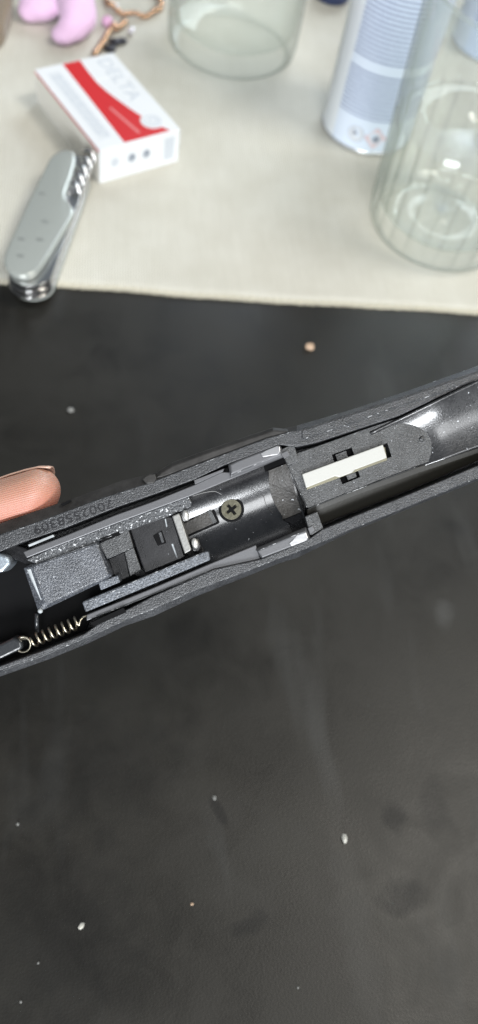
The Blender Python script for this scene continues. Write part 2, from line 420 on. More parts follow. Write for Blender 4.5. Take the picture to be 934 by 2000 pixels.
hemline = [(-260, 553), (-100, 549), (0, 551), (95, 556), (220, 564), (340, 575), (467, 584), (600, 592), (760, 600), (934, 611), (1100, 621)]
hp = [U(x, y, -.3) for x, y in hemline]
cl = thing('tablecloth', 'off-white ribbed cloth with a stitched hem, covering the far side of the table', 'tablecloth', (0, 0, TZ))
mb = MB(); vs = []; NX = 160
def hem_y(x):
    for a, b in zip(hp, hp[1:]):
        if a.x <= x <= b.x:
            t = (x - a.x) / (b.x - a.x); return a.y + (b.y - a.y) * t
    return hp[0].y if x < hp[0].x else hp[-1].y
rows = [0.0, .6, 1.6, 6, 20, 60, 140, 250, 400, 640]
for r_, dy in enumerate(rows):
    for i in range(NX + 1):
        x = -260 + 800 * i / NX
        z = 1.4 if r_ > 1 else (.9 if r_ == 1 else .05)
        z += .12 * math.sin(x * .07 + dy * .03) * (1 if r_ > 3 else .3)
        vs.append((x, hem_y(x) + 1.2 + dy + .25 * math.sin(x * .11), z))
fs = [(r_ * (NX + 1) + i, r_ * (NX + 1) + i + 1, (r_ + 1) * (NX + 1) + i + 1, (r_ + 1) * (NX + 1) + i) for r_ in range(len(rows) - 1) for i in range(NX)]
mb.add(vs, fs).build('woven_cloth', 'cloth', cl, smooth=True)
hm = MB(); x = -130.0
while x < 330:                              # overlocked edge: one small loop of thread after another
    y = hem_y(x) + .25 * math.sin(x * .11); L = 2.0 + random.uniform(-.25, .25)
    hm_b = ball((x, y + .7, .9), .85, 2.5 + random.uniform(-.3, .35), .95, 8, 5); hm.add(hm_b.v, hm_b.f)
    x += 2.2 + random.uniform(-.15, .15)
tag(hm.build('hem_stitching', 'hem', cl, smooth=True), kind='stuff')

# ------------------------------------------------------------------ the pistol frame, held over the table
gun = thing('pistol_frame', 'opened black pistol frame with steel rails, crosshead screw and small spring inside', 'pistol frame', mw=GUNM)
def ly(line, x):
    if x <= line[0][0]: a, b = line[0], line[1]
    elif x >= line[-1][0]: a, b = line[-2], line[-1]
    else:
        for a, b in zip(line, line[1:]):
            if a[0] <= x <= b[0]: break
    t = (x - a[0]) / (b[0] - a[0]); return a[1] + (b[1] - a[1]) * t
U0 = [(-60, 1043), (0, 1023), (114, 984), (198, 954), (240, 939), (300, 925), (400, 888), (520, 846), (574, 833), (680, 802), (800, 762), (934, 714), (1010, 686)]
U1 = [(-60, 1065), (0, 1045), (80, 1018), (193, 976), (300, 941), (400, 902), (520, 857), (580, 841), (680, 809), (800, 770), (934, 724), (1010, 698)]
U2 = [(-60, 1102), (42, 1060), (128, 1031), (225, 992), (300, 966), (379, 937), (440, 908), (545, 868), (580, 873), (620, 864), (700, 838), (780, 812), (934, 740), (1010, 706)]
L2 = [(-60, 1325), (0, 1301), (80, 1272), (165, 1238), (190, 1220), (246, 1192), (300, 1164), (418, 1112), (509, 1092), (600, 1055), (630, 1034), (700, 1005), (800, 965), (934, 909), (1010, 878)]
L1 = [(-60, 1334), (0, 1310), (96, 1275), (173, 1243), (244, 1211), (300, 1189), (379, 1153), (480, 1116), (544, 1091), (580, 1078), (640, 1054), (680, 1036), (800, 988), (934, 932), (1010, 900)]
L0 = [(-60, 1346), (0, 1322), (96, 1288), (173, 1257), (244, 1223), (300, 1204), (379, 1167), (480, 1127), (544, 1101), (580, 1090), (640, 1061), (680, 1041), (800, 993), (934, 938), (1010, 907)]
xs = sorted(set([p[0] for l in (U0, U1, U2, L0, L1, L2) for p in l]) | set(range(-60, 1010, 30)))
xs = [x for i, x in enumerate(xs) if i == 0 or x - xs[i - 1] > 3]
FL = -13
ring = [(U2, 0, FL), (U2, 0, 0), (U1, 0, 0), (U0, -2.2, -2.2), (U0, -2.2, -24), (L0, -2.2, -24), (L0, -2.2, -2.2), (L1, 0, 0), (L2, 0, 0), (L2, 0, FL)]
vs = []
for x in xs:
    for ln, wp, w in ring:
        p = G(x, ly(ln, x), wp); vs.append((p.x, p.y, w))
n = len(ring); fs = [tuple(range(n)), tuple((len(xs) - 1) * n + k for k in range(n))]
for i in range(len(xs) - 1):
    for k in range(n):
        j = (k + 1) % n; fs.append((i * n + k, i * n + j, (i + 1) * n + j, (i + 1) * n + k))
MB().add(vs, fs).build('frame_shell', 'frame', gun, bevel=.28, seg=2, angle=25)
# smooth dark flanks that wrap the shell (the outer skin reads browner and finer than the top faces)
def band(a, wa, b, wb, xs_, name, mat, off=.06):
    v = []
    for x in xs_:
        p = G(x, ly(a, x), wa); q = G(x, ly(b, x), wb); v += [p + Vector((0, 0, off)), q + Vector((0, 0, off)), q - Vector((0, 0, .6)), p - Vector((0, 0, .6))]
    f = [(0, 1, 2, 3), tuple(4 * (len(xs_) - 1) + k for k in (3, 2, 1, 0))]
    for i in range(len(xs_) - 1):
        for k in range(4):
            j = (k + 1) % 4; f.append((4 * i + k, 4 * i + j, 4 * i + 4 + j, 4 * i + 4 + k))
    return MB().add(v, f).build(name, mat, gun)
sh = lambda l, d: [(x, y + d) for x, y in l]
band(sh(U0, -.6), -2.2, sh(U1, -1.2), -.12, [x for x in xs if x <= 580], 'side_skin', 'outer')
pr([(278, 936), (284, 930), (292, 926), (303, 925), (306, 935), (300, 944), (286, 945)], .3, -3).build('lever_tip', 'outer', gun, bevel=.3)
pr2([(296, 934), (312, 918), (336, 903), (400, 880), (470, 856), (533, 835), (562, 838), (580, 842), (520, 860), (400, 905), (320, 934)], -1.6,
    [(304, 934), (316, 923), (340, 909), (402, 886), (472, 862), (534, 841), (558, 842), (572, 843), (520, 858), (400, 902), (320, 931)], -.3, -5).build('slide_stop', 'outer', gun, bevel=.3)
pr([(118, 985), (135, 977), (139, 979), (124, 988)], -.4, -2.4).build('side_notch', 'black', gun)

# upper side, from outside in
def gtext():
    a = G(143, 1010, 0); ang = math.atan2(-(1038 - 984), -(221 - 66)) # runs right to left, upside down
    return text('7002558309', 'serial_number', 'serial', gun, 23.6, (a.x, a.y, .03), ang, ext=.1, height=2.5)
gtext()
pr([(45, 1078), (128, 1046), (225, 1006), (300, 979), (379, 947), (433, 922), (447, 922), (548, 880), (555, 893), (480, 924), (369, 970), (230, 1021), (110, 1067), (52, 1090)], -1.1, -6).build('guide_rail', 'railgrey', gun, bevel=.25)
pr([(379, 938), (438, 915), (436, 921), (381, 946)], -.5, -4).build('rail_step', 'railgrey', gun, bevel=.1)
pr2([(446, 906), (462, 898), (546, 866), (553, 880), (555, 893), (450, 934)], -.7, [(450, 908), (464, 901), (542, 870), (548, 880), (549, 887), (452, 925)], .1, -5).build('rail_guide_plate', 'railgrey', gun, bevel=.3)
pr([(50, 1093), (110, 1066), (230, 1020), (369, 969), (375, 982), (370, 992), (330, 1008), (234, 1042), (193, 1057), (109, 1090), (70, 1102)], -2.0, -9).build('housing_ledge', 'dusty', gun, bevel=.35)
pr([(55, 1064), (104, 1044), (106, 1048), (57, 1068)], -.8, -2).build('worn_ridge', 'scuff', gun, bevel=.1)
pr([(-40, 1066), (0, 1054), (42, 1068), (103, 1089), (60, 1106), (19, 1089), (-40, 1086)], -4.5, -8).build('sear_arm', 'gloss', gun, bevel=.4)

# the blocky housing
pr2([(46, 1110), (60, 1102), (193, 1056), (219, 1124), (214, 1130), (86, 1191), (74, 1193)], -2.6,
    [(64, 1107), (72, 1103), (190, 1061), (211, 1121), (207, 1126), (97, 1178), (88, 1176)], -1.0, -12).build('hammer_housing', 'block', gun, bevel=.3)
pr2([(52, 1112), (64, 1108), (84, 1160), (88, 1176), (80, 1176)], -2.0, [(55, 1113), (63, 1110), (81, 1160), (84, 1172), (80, 1172)], -1.45, -3).build('scuffed_corner', 'scuff', gun, bevel=.1)
pr([(192, 1138), (230, 1123), (235, 1137), (197, 1153)], -1.9, -8).build('housing_tab', 'ledge', gun, bevel=.3)
pr([(194, 1061), (251, 1034), (261, 1069), (210, 1092)], -2.6, -9).build('housing_step', 'speck', gun, bevel=.25)
pr([(195, 1052), (233, 1038), (235, 1045), (198, 1060)], -1.9, -3).build('vent_slot', 'black', gun)
pr([(243, 1078), (261, 1069), (276, 1112), (254, 1126)], -4.2, -10).build('lower_step', 'speck', gun, bevel=.25)
pr([(212, 1092), (243, 1078), (254, 1126), (228, 1138)], -6.5, -10).build('pocket_floor', 'gloss', gun, bevel=.2)
pr([(252, 1032), (321, 1009), (337, 1008), (362, 1088), (355, 1092), (283, 1121)], -4.6, -11).build('magazine_insert', 'gloss', gun, bevel=.4)
pr([(299, 1046), (316, 1036), (325, 1061), (308, 1066)], -4.3, -5.5).build('catch_window', 'black', gun, bevel=.1)
pr([(309, 1041), (315, 1038), (321, 1058), (316, 1061)], -4.1, -5.5).build('catch_tab', 'leverm', gun, bevel=.12)
pr([(322, 1014), (324, 1013), (327, 1028), (325, 1030)], -4.4, -5.5).build('worn_ridge', 'scuff', gun)
pr([(335, 1063), (338, 1062), (347, 1088), (345, 1090)], -4.4, -5.5).build('worn_ridge', 'scuff', gun)
pr([(336, 1008), (350, 1002), (374, 1074), (361, 1082)], -.9, -9).build('feed_plate', 'plate', gun, bevel=.3)
for cx_, cy_ in ((363, 1007), (381, 1061)):
    c = G(cx_, cy_, -1.6); b = ball((0, 0, 0), .95, 1.6, 1.1)
    rm = Matrix.Rotation(R(16), 3, 'Z'); b.v = [rm @ q + c for q in b.v]; b.build('rivet', 'nickel', gun, smooth=True)
pr([(372, 1052), (386, 1050), (393, 1068), (388, 1078), (376, 1076)], -3.0, -8).build('rivet_seat', 'gloss', gun, bevel=.3)
pr([(160, 1176), (280, 1127), (400, 1077), (408, 1077), (411, 1094), (290, 1145), (167, 1196)], -1.6, -10).build('lower_ledge', 'ledge', gun, bevel=.4)

# the tube-shaped floor of the magazine bay: part of a cylinder lying along the frame
A0, A1, B0, B1 = (322, 985), (563, 889), (380, 1121), (604, 1031)
W0, DEP = -1.9, 6.0
def bay(t, s, off=0.0):
    a = G(A0[0] + (A1[0] - A0[0]) * t, A0[1] + (A1[1] - A0[1]) * t, W0); b = G(B0[0] + (B1[0] - B0[0]) * t, B0[1] + (B1[1] - B0[1]) * t, W0)
    th = R(-62 + 124 * s); k = (math.sin(th) / math.sin(R(62)) + 1) / 2
    dz = (math.cos(th) - math.cos(R(62))) / (1 - math.cos(R(62)))
    p = a.lerp(b, k); p.z = W0 - DEP * dz + off; return p
def bay_at(x, y):                           # closest bay parameters under a photo pixel
    best = None
    for i in range(81):
        for j in range(81):
            p = bay(i / 80, j / 80); Z = Z0 - p.z
            d = (CX + p.x / Z * FPX - x) ** 2 + (CY - p.y / Z * FPX - y) ** 2
            if best is None or d < best[0]: best = (d, i / 80, j / 80, p)
    return best
def baypatch(ts, ss, top, bot, name, mat, edge=None):
    v = []; f = []; nt, ns = len(ts), len(ss)
    for o in (top, bot):
        for i, t in enumerate(ts):
            for s_ in ss:
                tt = t + (edge(s_) if (edge and i == 0) else 0); v.append(bay(tt, s_, o))
    q = nt * ns
    for i in range(nt - 1):
        for j in range(ns - 1):
            a = i * ns + j; f += [(a, a + 1, a + ns + 1, a + ns), (q + a, q + a + ns, q + a + ns + 1, q + a + 1)]
    rim = [i * ns for i in range(nt)] + [(nt - 1) * ns + j for j in range(1, ns)] + [i * ns + ns - 1 for i in range(nt - 2, -1, -1)] + list(range(ns - 2, 0, -1))
    for a, b in zip(rim, rim[1:] + rim[:1]): f.append((a, b, b + q, a + q))
    return MB().add(v, f).build(name, mat, gun, smooth=True)
lin = lambda a, b, n: [a + (b - a) * i / (n - 1) for i in range(n)]
o = baypatch(lin(0, 1, 14), lin(0, 1, 41), 0, -1.0, 'bay_floor', 'tube')
o.modifiers.new('split', 'EDGE_SPLIT').split_angle = R(50)
arc = lambda s_: .05 * ((s_ - .42) / .33) ** 2
o = baypatch(lin(.795, .985, 8), lin(.13, .73, 21), .75, .0, 'feed_ramp', 'rough', arc); o.modifiers.new('split', 'EDGE_SPLIT').split_angle = R(50)
o = baypatch(lin(.80, .985, 6), lin(.02, .125, 5), .25, .0, 'ramp_shoulder', 'black'); o.modifiers.new('split', 'EDGE_SPLIT').split_angle = R(50)
o = baypatch(lin(.83, .985, 6), lin(.74, .97, 7), .35, .0, 'ramp_shoulder', 'gloss', lambda s_: .12 * (s_ - .74) / .23); o.modifiers.new('split', 'EDGE_SPLIT').split_angle = R(50)
_, t_, s_, c = bay_at(390, 1020); wz = c.z
pr([(354, 1023), (413, 990), (417, 991), (429, 1020), (427, 1023), (366, 1050)], wz + .55, wz - 1.5).build('inset_gap', 'black', gun)
pr([(357, 1024), (412, 995), (424, 1019), (367, 1045)], wz + .75, wz - 1.5).build('inset_plate', 'rough', gun, bevel=.12)
pr([(405, 999), (412, 995), (424, 1019), (416, 1023)], wz + .82, wz - 1).build('inset_end', 'speck', gun, bevel=.1)

# crosshead screw in its counterbore
_, t_, s_, c = bay_at(452, 995); sc_ = Vector((c.x, c.y, c.z + .62)); c2 = G(452, 995, sc_.z)
def disc(cen, r, w, thick, n=40):
    t = [Vector((cen.x + r * math.cos(2 * math.pi * i / n), cen.y + r * math.sin(2 * math.pi * i / n), w)) for i in range(n)]
    return solid(t, [Vector((p.x, p.y, w - thick)) for p in t])
disc(c2, 3.75, sc_.z, 1.6).build('counterbore', 'black', gun, bevel=.25)
scr = bpy.data.objects.new('crosshead_screw', None); COL.objects.link(scr); scr.parent = gun; scr.location = c2 * S
cross = []
for k in range(4):
    a = R(38 + 90 * k)
    for da, r in ((-.62, .78), (-.24, 1.95), (.24, 1.95), (.62, .78)):
        cross.append(Vector((r * math.cos(a + da), r * math.sin(a + da), .35)))
rim = [Vector((2.95 * math.cos(2 * math.pi * i / 40), 2.95 * math.sin(2 * math.pi * i / 40), .35)) for i in range(40)]
dn = lambda l, z: [Vector((p.x, p.y, z)) for p in l]
solid(rim, dn(rim, .05), [cross], [[Vector((p.x * .8, p.y * .8, .05)) for p in cross]]).build('screw_head', 'screw', scr, bevel=.12)
solid(dn(cross, .08), dn(cross, .02)).build('cross_recess', 'black', scr)

# right half: flat floor with its cut-outs, the bore behind it, the side channel
PW = -3.0
outer = [(561, 905), (582, 885), (640, 865), (700, 843), (781, 816), (850, 790), (872, 830), (884, 868), (880, 886), (816, 909), (700, 953), (602, 992)]
holes = [[(734, 874), (757, 865), (765, 892), (743, 900)], [(648, 888), (687, 874), (692, 888), (653, 903)], [(662, 930), (699, 917), (704, 932), (669, 946)]]
top = [G(x, y, PW) for x, y in outer]; th = [[G(x, y, PW) for x, y in h_] for h_ in holes]
solid(top, dn(top, PW - 3), th, [dn(h_, PW - 3) for h_ in th]).build('front_floor', 'speck', gun)
pr([(560, 905), (780, 830), (790, 910), (602, 992)], PW - 2.2, PW - 4).build('floor_backing', 'black', gun)
pr([(655, 888), (676, 880), (680, 893), (659, 901)], PW - .25, PW - 3).build('spring_lug', 'speck', gun, bevel=.12)
pr([(676, 928), (694, 921), (697, 931), (680, 938)], PW - .25, PW - 3).build('spring_lug', 'speck', gun, bevel=.12)
pr([(590, 926), (748, 868), (756, 894), (700, 915), (694, 917), (688, 923), (664, 932), (655, 930), (598, 953)], -1.7, -2.9).build('spring_bar', 'bar', gun, bevel=.22)
pr([(594, 932), (752, 872), (757, 899), (599, 957)], -2.75, -3.4).build('spring_bar_edge', 'baredge', gun, bevel=.15)
ball(G(824, 857, PW + .1), .75, .75, .4).build('ejector_dimple', 'speck', gun, smooth=True)
v = []; NT_, NS_ = 22, 33
for i in range(NT_):
    t = i / (NT_ - 1)
    for j in range(NS_):
        q = j / (NS_ - 1)
        a = G(722 + (1010 - 722) * t, 843 + (706 - 843) * t, PW); b = G(752 + (1010 - 752) * t, 940 + (846 - 940) * t, PW)
        t0_, t1_ = R(-52), R(24); th_ = t0_ + (t1_ - t0_) * q; k = (math.sin(th_) - math.sin(t0_)) / (math.sin(t1_) - math.sin(t0_))
        p = a.lerp(b, k); e = min(1, max(0, (t - .17) / .27)); p.z = PW - 3.9 + 4.0 * e + .5 * max(0, t - .44) + 10.2 * (1 - math.cos(th_)); v.append(p)
f = [(i * NS_ + j, i * NS_ + j + 1, (i + 1) * NS_ + j + 1, (i + 1) * NS_ + j) for i in range(NT_ - 1) for j in range(NS_ - 1)]
o = MB().add(v, f).build('barrel_bore', 'bore', gun, smooth=True)
sl = o.modifiers.new('thick', 'SOLIDIFY'); sl.thickness = .8 * S; sl.offset = -1
chan = [([(602, 994), (700, 955), (816, 912), (900, 886), (1010, 850)], -3.1), ([(612, 1000), (700, 965), (816, 924), (900, 896), (1010, 858)], -3.6), ([(628, 1024), (700, 996), (816, 950), (934, 899), (1010, 866)], -6.0)]
cx_ = lin(600, 1010, 20); v = []
for x in cx_:
    for ln, w in chan: v.append(G(x, ly(ln, x), w))
    p = G(x, ly(chan[2][0], x), -6.0); v.append(Vector((p.x, p.y, -12))); p = G(x, ly(chan[0][0], x), -3.1); v.append(Vector((p.x, p.y, -12)))
f = [tuple(range(5)), tuple(95 + k for k in range(5))]
for i in range(19):
    for k in range(5): j = (k + 1) % 5; f.append((5 * i + k, 5 * i + j, 5 * i + 5 + j, 5 * i + 5 + k))
MB().add(v, f).build('side_channel', 'olive', gun, bevel=.2)
pr([(590, 858), (680, 829), (750, 803), (856, 768), (934, 741), (1010, 714), (1010, 700), (934, 727), (800, 773), (680, 812), (590, 841)], .4, -1).build('edge_strip', 'frame', gun, bevel=.2)
pr([(549, 878), (574, 865), (584, 901), (562, 909), (556, 896)], -.6, -6).build('bay_bracket', 'speck', gun, bevel=.2)
pr([(547, 886), (562, 879), (567, 889), (556, 896)], -.2, -2).build('bracket_tab', 'railgrey', gun, bevel=.2)
pr([(596, 1009), (620, 999), (632, 1032), (608, 1046), (602, 1030)], -.6, -6).build('bay_bracket', 'speck', gun, bevel=.2)
pr([(601, 1031), (611, 1026), (616, 1036), (606, 1045)], -.2, -2).build('bracket_tab', 'railgrey', gun, bevel=.2)

# lower rail
pr([(169, 1201), (300, 1148), (415, 1099), (500, 1064), (503, 1074), (509, 1092), (418, 1112), (300, 1160), (241, 1184), (169, 1213)], -1.2, -8).build('guide_rail', 'railgrey', gun, bevel=.25)
pr2([(499, 1072), (598, 1029), (603, 1040), (608, 1054), (602, 1059), (510, 1092)], -.9, [(503, 1076), (596, 1036), (599, 1042), (603, 1053), (599, 1056), (513, 1089)], .1, -5).build('rail_guide_plate', 'railgrey', gun, bevel=.3)
pr([(176, 1217), (241, 1187), (247, 1196), (184, 1223)], .12, -3).build('lower_slot', 'black', gun)

pr([(-60, 1105), (40, 1066), (110, 1090), (200, 1100), (280, 1130), (176, 1215), (165, 1236), (-60, 1322)], -11.5, -12.5).build('bay_shade', 'black', gun)  # added black sheet that gives the cavity its shade by colour
def tilted(px, y0, w0, slope, wb_, name, mat):
    t = [G(x, y, w0 + (y - y0) * Z0 / FPX * slope) for x, y in px]; return solid(t, [Vector((p.x, p.y, wb_)) for p in t]).build(name, mat, gun, bevel=.2, seg=3)
tilted([(508, 886), (520, 879), (540, 871), (547, 872), (548, 882), (543, 888), (514, 893)], 872, .12, .10, -2, 'guide_plate_glint', 'railglint')  # pale tilted piece drawn in place of the plate's highlight
tilted([(564, 1062), (580, 1045), (598, 1039), (602, 1051), (599, 1056), (570, 1067)], 1040, .10, .10, -2, 'guide_plate_glint', 'railglint')  # same painted highlight on the lower plate
def wear(px, w, wid=1.1):
    P = []
    for (x0, y0), (x1, y1) in zip(px, px[1:]):
        k = max(2, int(math.hypot(x1 - x0, y1 - y0) / 9)); P += [(x0 + (x1 - x0) * i / k, y0 + (y1 - y0) * i / k) for i in range(k)]
    P.append(px[-1])
    return tube([G(x, y, w) + Vector((0, random.uniform(-.04, .04), -.02)) for x, y in P], [wid * .145 * random.uniform(.35, 1.15) for _ in P], 6).build('worn_edge', 'wear', gun, smooth=True)
wear([(112, 1064), (230, 1018), (366, 967)], -2.0, 1.6)
wear([(193, 1056), (234, 1041), (330, 1007)], -2.0, 1.2)
wear([(64, 1106), (130, 1081), (190, 1060)], -1.3, 1.2)
wear([(191, 1062), (211, 1121)], -1.15, 1.0); wear([(88, 1178), (150, 1155), (207, 1127)], -1.4, 1.0)
wear([(65, 1108), (78, 1140), (90, 1176)], -1.1, 1.4)
wear([(194, 1061), (210, 1091), (260, 1069)], -2.6, .9)
wear([(170, 1178), (280, 1128), (400, 1078)], -1.6, 1.0)
wear([(186, 1204), (241, 1184), (300, 1160), (418, 1112)], -1.0, 1.3)
wear([(590, 858), (680, 829), (750, 803), (856, 768), (934, 741), (1000, 716)], .38, 1.1)
wear([(575, 834), (680, 803), (800, 763), (934, 715)], -2.1, 1.1)
wear([(300, 926), (400, 888), (533, 837), (560, 838)], -1.7, .9)
wear([(20, 1039), (80, 1019), (193, 977), (300, 942), (400, 903), (520, 858), (575, 842)], -.06, .7)
wear([(640, 1055), (700, 1028), (800, 988), (934, 933)], -.05, .7)
wear([(246, 1210), (300, 1189), (379, 1153), (480, 1116), (544, 1091)], -.06, .7)
wear([(0, 1312), (96, 1276), (173, 1243), (244, 1211)], -.1, 1.6)
wear([(603, 993), (700, 955), (816, 911)], -3.0, .8)
wear([(562, 909), (575, 940), (600, 991)], -3.0, .8)
wear([(452, 928), (548, 886)], .0, .9); wear([(503, 1076), (596, 1037)], .05, .9)
# left end: hammer, lever, pin and spring
pr([(-40, 1075), (0, 1081), (16, 1086), (22, 1101), (6, 1118), (-40, 1124)], -1.2, -9).build('hammer', 'hammer', gun, bevel=.9, seg=3)
pr([(-40, 1272), (-30, 1262), (0, 1258), (26, 1245), (42, 1252), (45, 1267), (4, 1287), (-40, 1300)], -2.0, -8).build('trigger_bar', 'leverm', gun, bevel=.8, seg=3)
a = G(79, 1196, -2.2); b = G(72, 1236, -6.5)
tube([G(72, 1198, -3.5), G(72, 1216, -4.2), G(73, 1234, -5.0)], .62, 10).build('pin', 'leverm', gun, smooth=True)
ball(G(79, 1193, -2.4), .75, .75, .75).build('pin_head', 'scuff', gun, smooth=True)
pts = []; p0 = G(64, 1252, -3.6); p1 = G(154, 1215, -3.6); ax = (p1 - p0).normalized(); e1 = Vector((-ax.y, ax.x, 0)).normalized(); e2 = ax.cross(e1)
for q in [i * math.pi / 9 for i in range(17, -1, -1)]:            # end loop seen flat
    c = G(45, 1259, -3.2); pts.append(c + Vector((2.25 * math.cos(q + 2.6 + math.pi), 2.25 * math.sin(q + 2.6 + math.pi), 0)))
pts = [c + Vector((2.2 * math.cos(R(a_)), 2.2 * math.sin(R(a_)), 0)) for a_ in range(205, 205 + 300, 15)] 
turns = 7.2; NN = int(turns * 20)
pts.append(p0 - ax * .7 + e1 * 1.0)
for i in range(NN + 1):
    t = i / NN; a_ = 2 * math.pi * turns * t + .9
    pts.append(p0.lerp(p1, t) + (e1 * math.cos(a_) + e2 * math.sin(a_)) * 1.75)
pts += [p1 + ax * .9 + e1 * .4 + e2 * .8, p1 + ax * 1.8 + e1 * .9, p1 + ax * 3.2 + e1 * .7]
tube(pts, .36, 8).build('coil_spring', 'brass', gun, smooth=True)

# hairs and lint lying on the frame
def fibre(pxs, off, label, mat, r=.05):
    c = [G(x, y, w) for x, y, w in pxs]; base = c[0]; P = []
    for i in range(len(c) - 1):
        p0_, p1_, p2_, p3_ = c[max(0, i - 1)], c[i], c[i + 1], c[min(len(c) - 1, i + 2)]
        for k in range(6):
            t = k / 6; P.append(.5 * ((2 * p1_) + (p2_ - p0_) * t + (2 * p0_ - 5 * p1_ + 4 * p2_ - p3_) * t * t + (3 * p1_ - p0_ - 3 * p2_ + p3_) * t ** 3))
    P.append(c[-1])
    o = tube([p - base for p in P], r, 6).build('hair', mat, None, smooth=True); o.matrix_world = GUNM @ Matrix.Translation(base * S)
    return tag(o, label, 'hair')
def wb(x, y): return bay_at(x, y)[3].z + 1.0
fibre([(514, 941, wb(514, 941)), (545, 953, wb(545, 953)), (572, 964, wb(572, 964)), (583, 980, wb(583, 980)), (586, 992, wb(586, 992))], 0, 'long curved dark hair lying across the rough ramp inside the frame', 'hair')
fibre([(488, 955, wb(488, 955)), (500, 963, wb(500, 963)), (514, 967, wb(514, 967)), (520, 985, wb(520, 985)), (533, 1002, wb(533, 1002))], 0, 'short dark hair curling round the left edge of the rough ramp', 'hair')
fibre([(376, 969, -1.0), (400, 962, -2.2), (420, 960, -3), (433, 966, -4)], 0, 'pale thin hair arching over the upper rail left of the screw', 'hairlight', .045)

# ------------------------------------------------------------------ the hand's fingertip behind the frame
per = thing('person', 'bare fingertip with a short nail pressing on the upper side of the frame', 'person', mw=GUNM)
FW = -9.0
ctr = [(110, 951, 0, 0)]
st = []
x = 117.0
Cx, Cy = 60.0, 968.0
for i in range(9):                          # rounded tip
    a = math.pi / 2 * i / 8; st.append((Cx + 57 * math.cos(a), Cy, max(.02, math.sin(a)) * 56))
for x_, y_, r_ in ((30, 977, 57.5), (0, 987, 59), (-60, 1006, 60), (-140, 1030, 60), (-200, 1046, 63), (-260, 1060, 66), (-330, 1076, 66), (-420, 1094, 68)): st.append((x_, y_, r_))
rings = []; NR = 40
dvec = Vector((0, .86, -.51))               # towards the back of the finger (nail side)
for i, (x_, y_, r_) in enumerate(st):
    c = G(x_, y_, FW); r_mm = r_ * (Z0 - FW) / FPX
    A_ = Vector((.28, .95, 0)).normalized() if i > 8 else Vector((.20, .97, 0)).normalized()
    Bv = Vector((0, 0, 1))
    # along the tip the rings lean so that the tip is round in profile
    rings.append([c + A_ * r_mm * math.cos(2 * math.pi * k / NR) + Bv * r_mm * .92 * math.sin(2 * math.pi * k / NR) for k in range(NR)])
fv = [p for r_ in rings for p in r_]; ff = [tuple(range(NR)), tuple((len(rings) - 1) * NR + k for k in range(NR))]
for i in range(len(rings) - 1):
    for k in range(NR): ff.append((i * NR + k, i * NR + (k + 1) % NR, (i + 1) * NR + (k + 1) % NR, (i + 1) * NR + k))
fing = MB().add(fv, ff).build('finger', 'skin', per, smooth=True); fing.modifiers.new('subd', 'SUBSURF').render_levels = 2
nl = []; nf = []; nn = 15
nst = [(90, 968, 59), (82, 968, 60), (66, 968, 60), (40, 974, 60.3), (10, 984, 61.5), (-20, 994, 61), (-45, 1002, 60)]
for o_ in (0, -.45):
    for x_, y_, r_ in nst:
        c = G(x_, y_, FW); r_mm = r_ * (Z0 - FW) / FPX + o_
        for k in range(nn):
            a = R(-92 + 110 * k / (nn - 1)); nl.append(c + Vector((.22, .975, 0)) * r_mm * math.cos(a) + Vector((0, 0, 1)) * r_mm * .92 * math.sin(a))
q = len(nst) * nn
for i in range(len(nst) - 1):
    for k in range(nn - 1):
        a = i * nn + k; nf += [(a, a + 1, a + nn + 1, a + nn), (q + a, q + a + nn, q + a + nn + 1, q + a + 1)]
rim_ = [i * nn for i in range(len(nst))] + [(len(nst) - 1) * nn + j for j in range(1, nn)] + [i * nn + nn - 1 for i in range(len(nst) - 2, -1, -1)] + list(range(nn - 2, 0, -1))
for a, b in zip(rim_, rim_[1:] + rim_[:1]): nf.append((a, b, b + q, a + q))
MB().add(nl, nf).build('fingernail', 'nail', fing, smooth=True)

# ------------------------------------------------------------------ cigarette pack
pk = thing('cigarette_pack', 'white and red cigarette pack lying flat on the cloth, its white end towards the viewer', 'cigarette pack', (-5.05, 430.3, 0), .49)
PX, PY, PZ = 55.0, 86.0, 22.5
def bx(x0, x1, y0, y1, z0, z1):
    t = [Vector((x0, y0, z1)), Vector((x1, y0, z1)), Vector((x1, y1, z1)), Vector((x0, y1, z1))]; return solid(t, dn(t, z0))
bx(0, PX, 0, PY * .72, 0, PZ).build('box', 'packw', pk, bevel=.5)
bx(0, PX, PY * .72 + .25, PY, 0, PZ).build('lid', 'packw', pk, bevel=.5)
bx(-.12, -.02, 1, PY - 1, .8, PZ - 2.2).build('side_shade', 'packshade', pk)  # thin sheet with the left side's shade in its colour
bx(-.14, -.02, .8, PY - .8, PZ - 2.1, PZ - .7).build('red_edge', 'packred', pk)
def sheet(pts, z, name, mat, th_=.08):
    t = [Vector((PX * v_, PY * (1 - s__), z + th_)) for v_, s__ in pts]; return solid(t, dn(t, z - .3)).build(name, mat, pk)
sheet([(.34, .012), (.56, .012), (.545, .15), (.54, .3), (.565, .42), (.60, .52), (.64, .62), (.685, .72), (.73, .80), (.80, .90), (.88, .985), (.31, .985)], PZ, 'red_swoosh', 'packred')
sheet([(.05, .02), (.29, .02), (.27, .98), (.05, .98)], PZ + .0, 'warning_panel', 'packw', .06)
sheet([(.09, .08), (.24, .08), (.23, .9), (.09, .9)], PZ + .04, 'warning_bar', 'packpale', .08)
for i, v_ in enumerate((.115, .15, .185, .215)):
    s0 = .12
    while s0 < .86:
        ln = random.uniform(.03, .09); sheet([(v_ - .009, s0), (v_ + .009, s0), (v_ + .009, min(.88, s0 + ln)), (v_ - .009, min(.88, s0 + ln))], PZ + .1, 'print_mark', 'packlight', .08); s0 += ln + .018
sheet([(.44, .60), (.475, .60), (.56, .93), (.52, .93)], PZ + .06, 'red_band_print', 'packpink', .08)
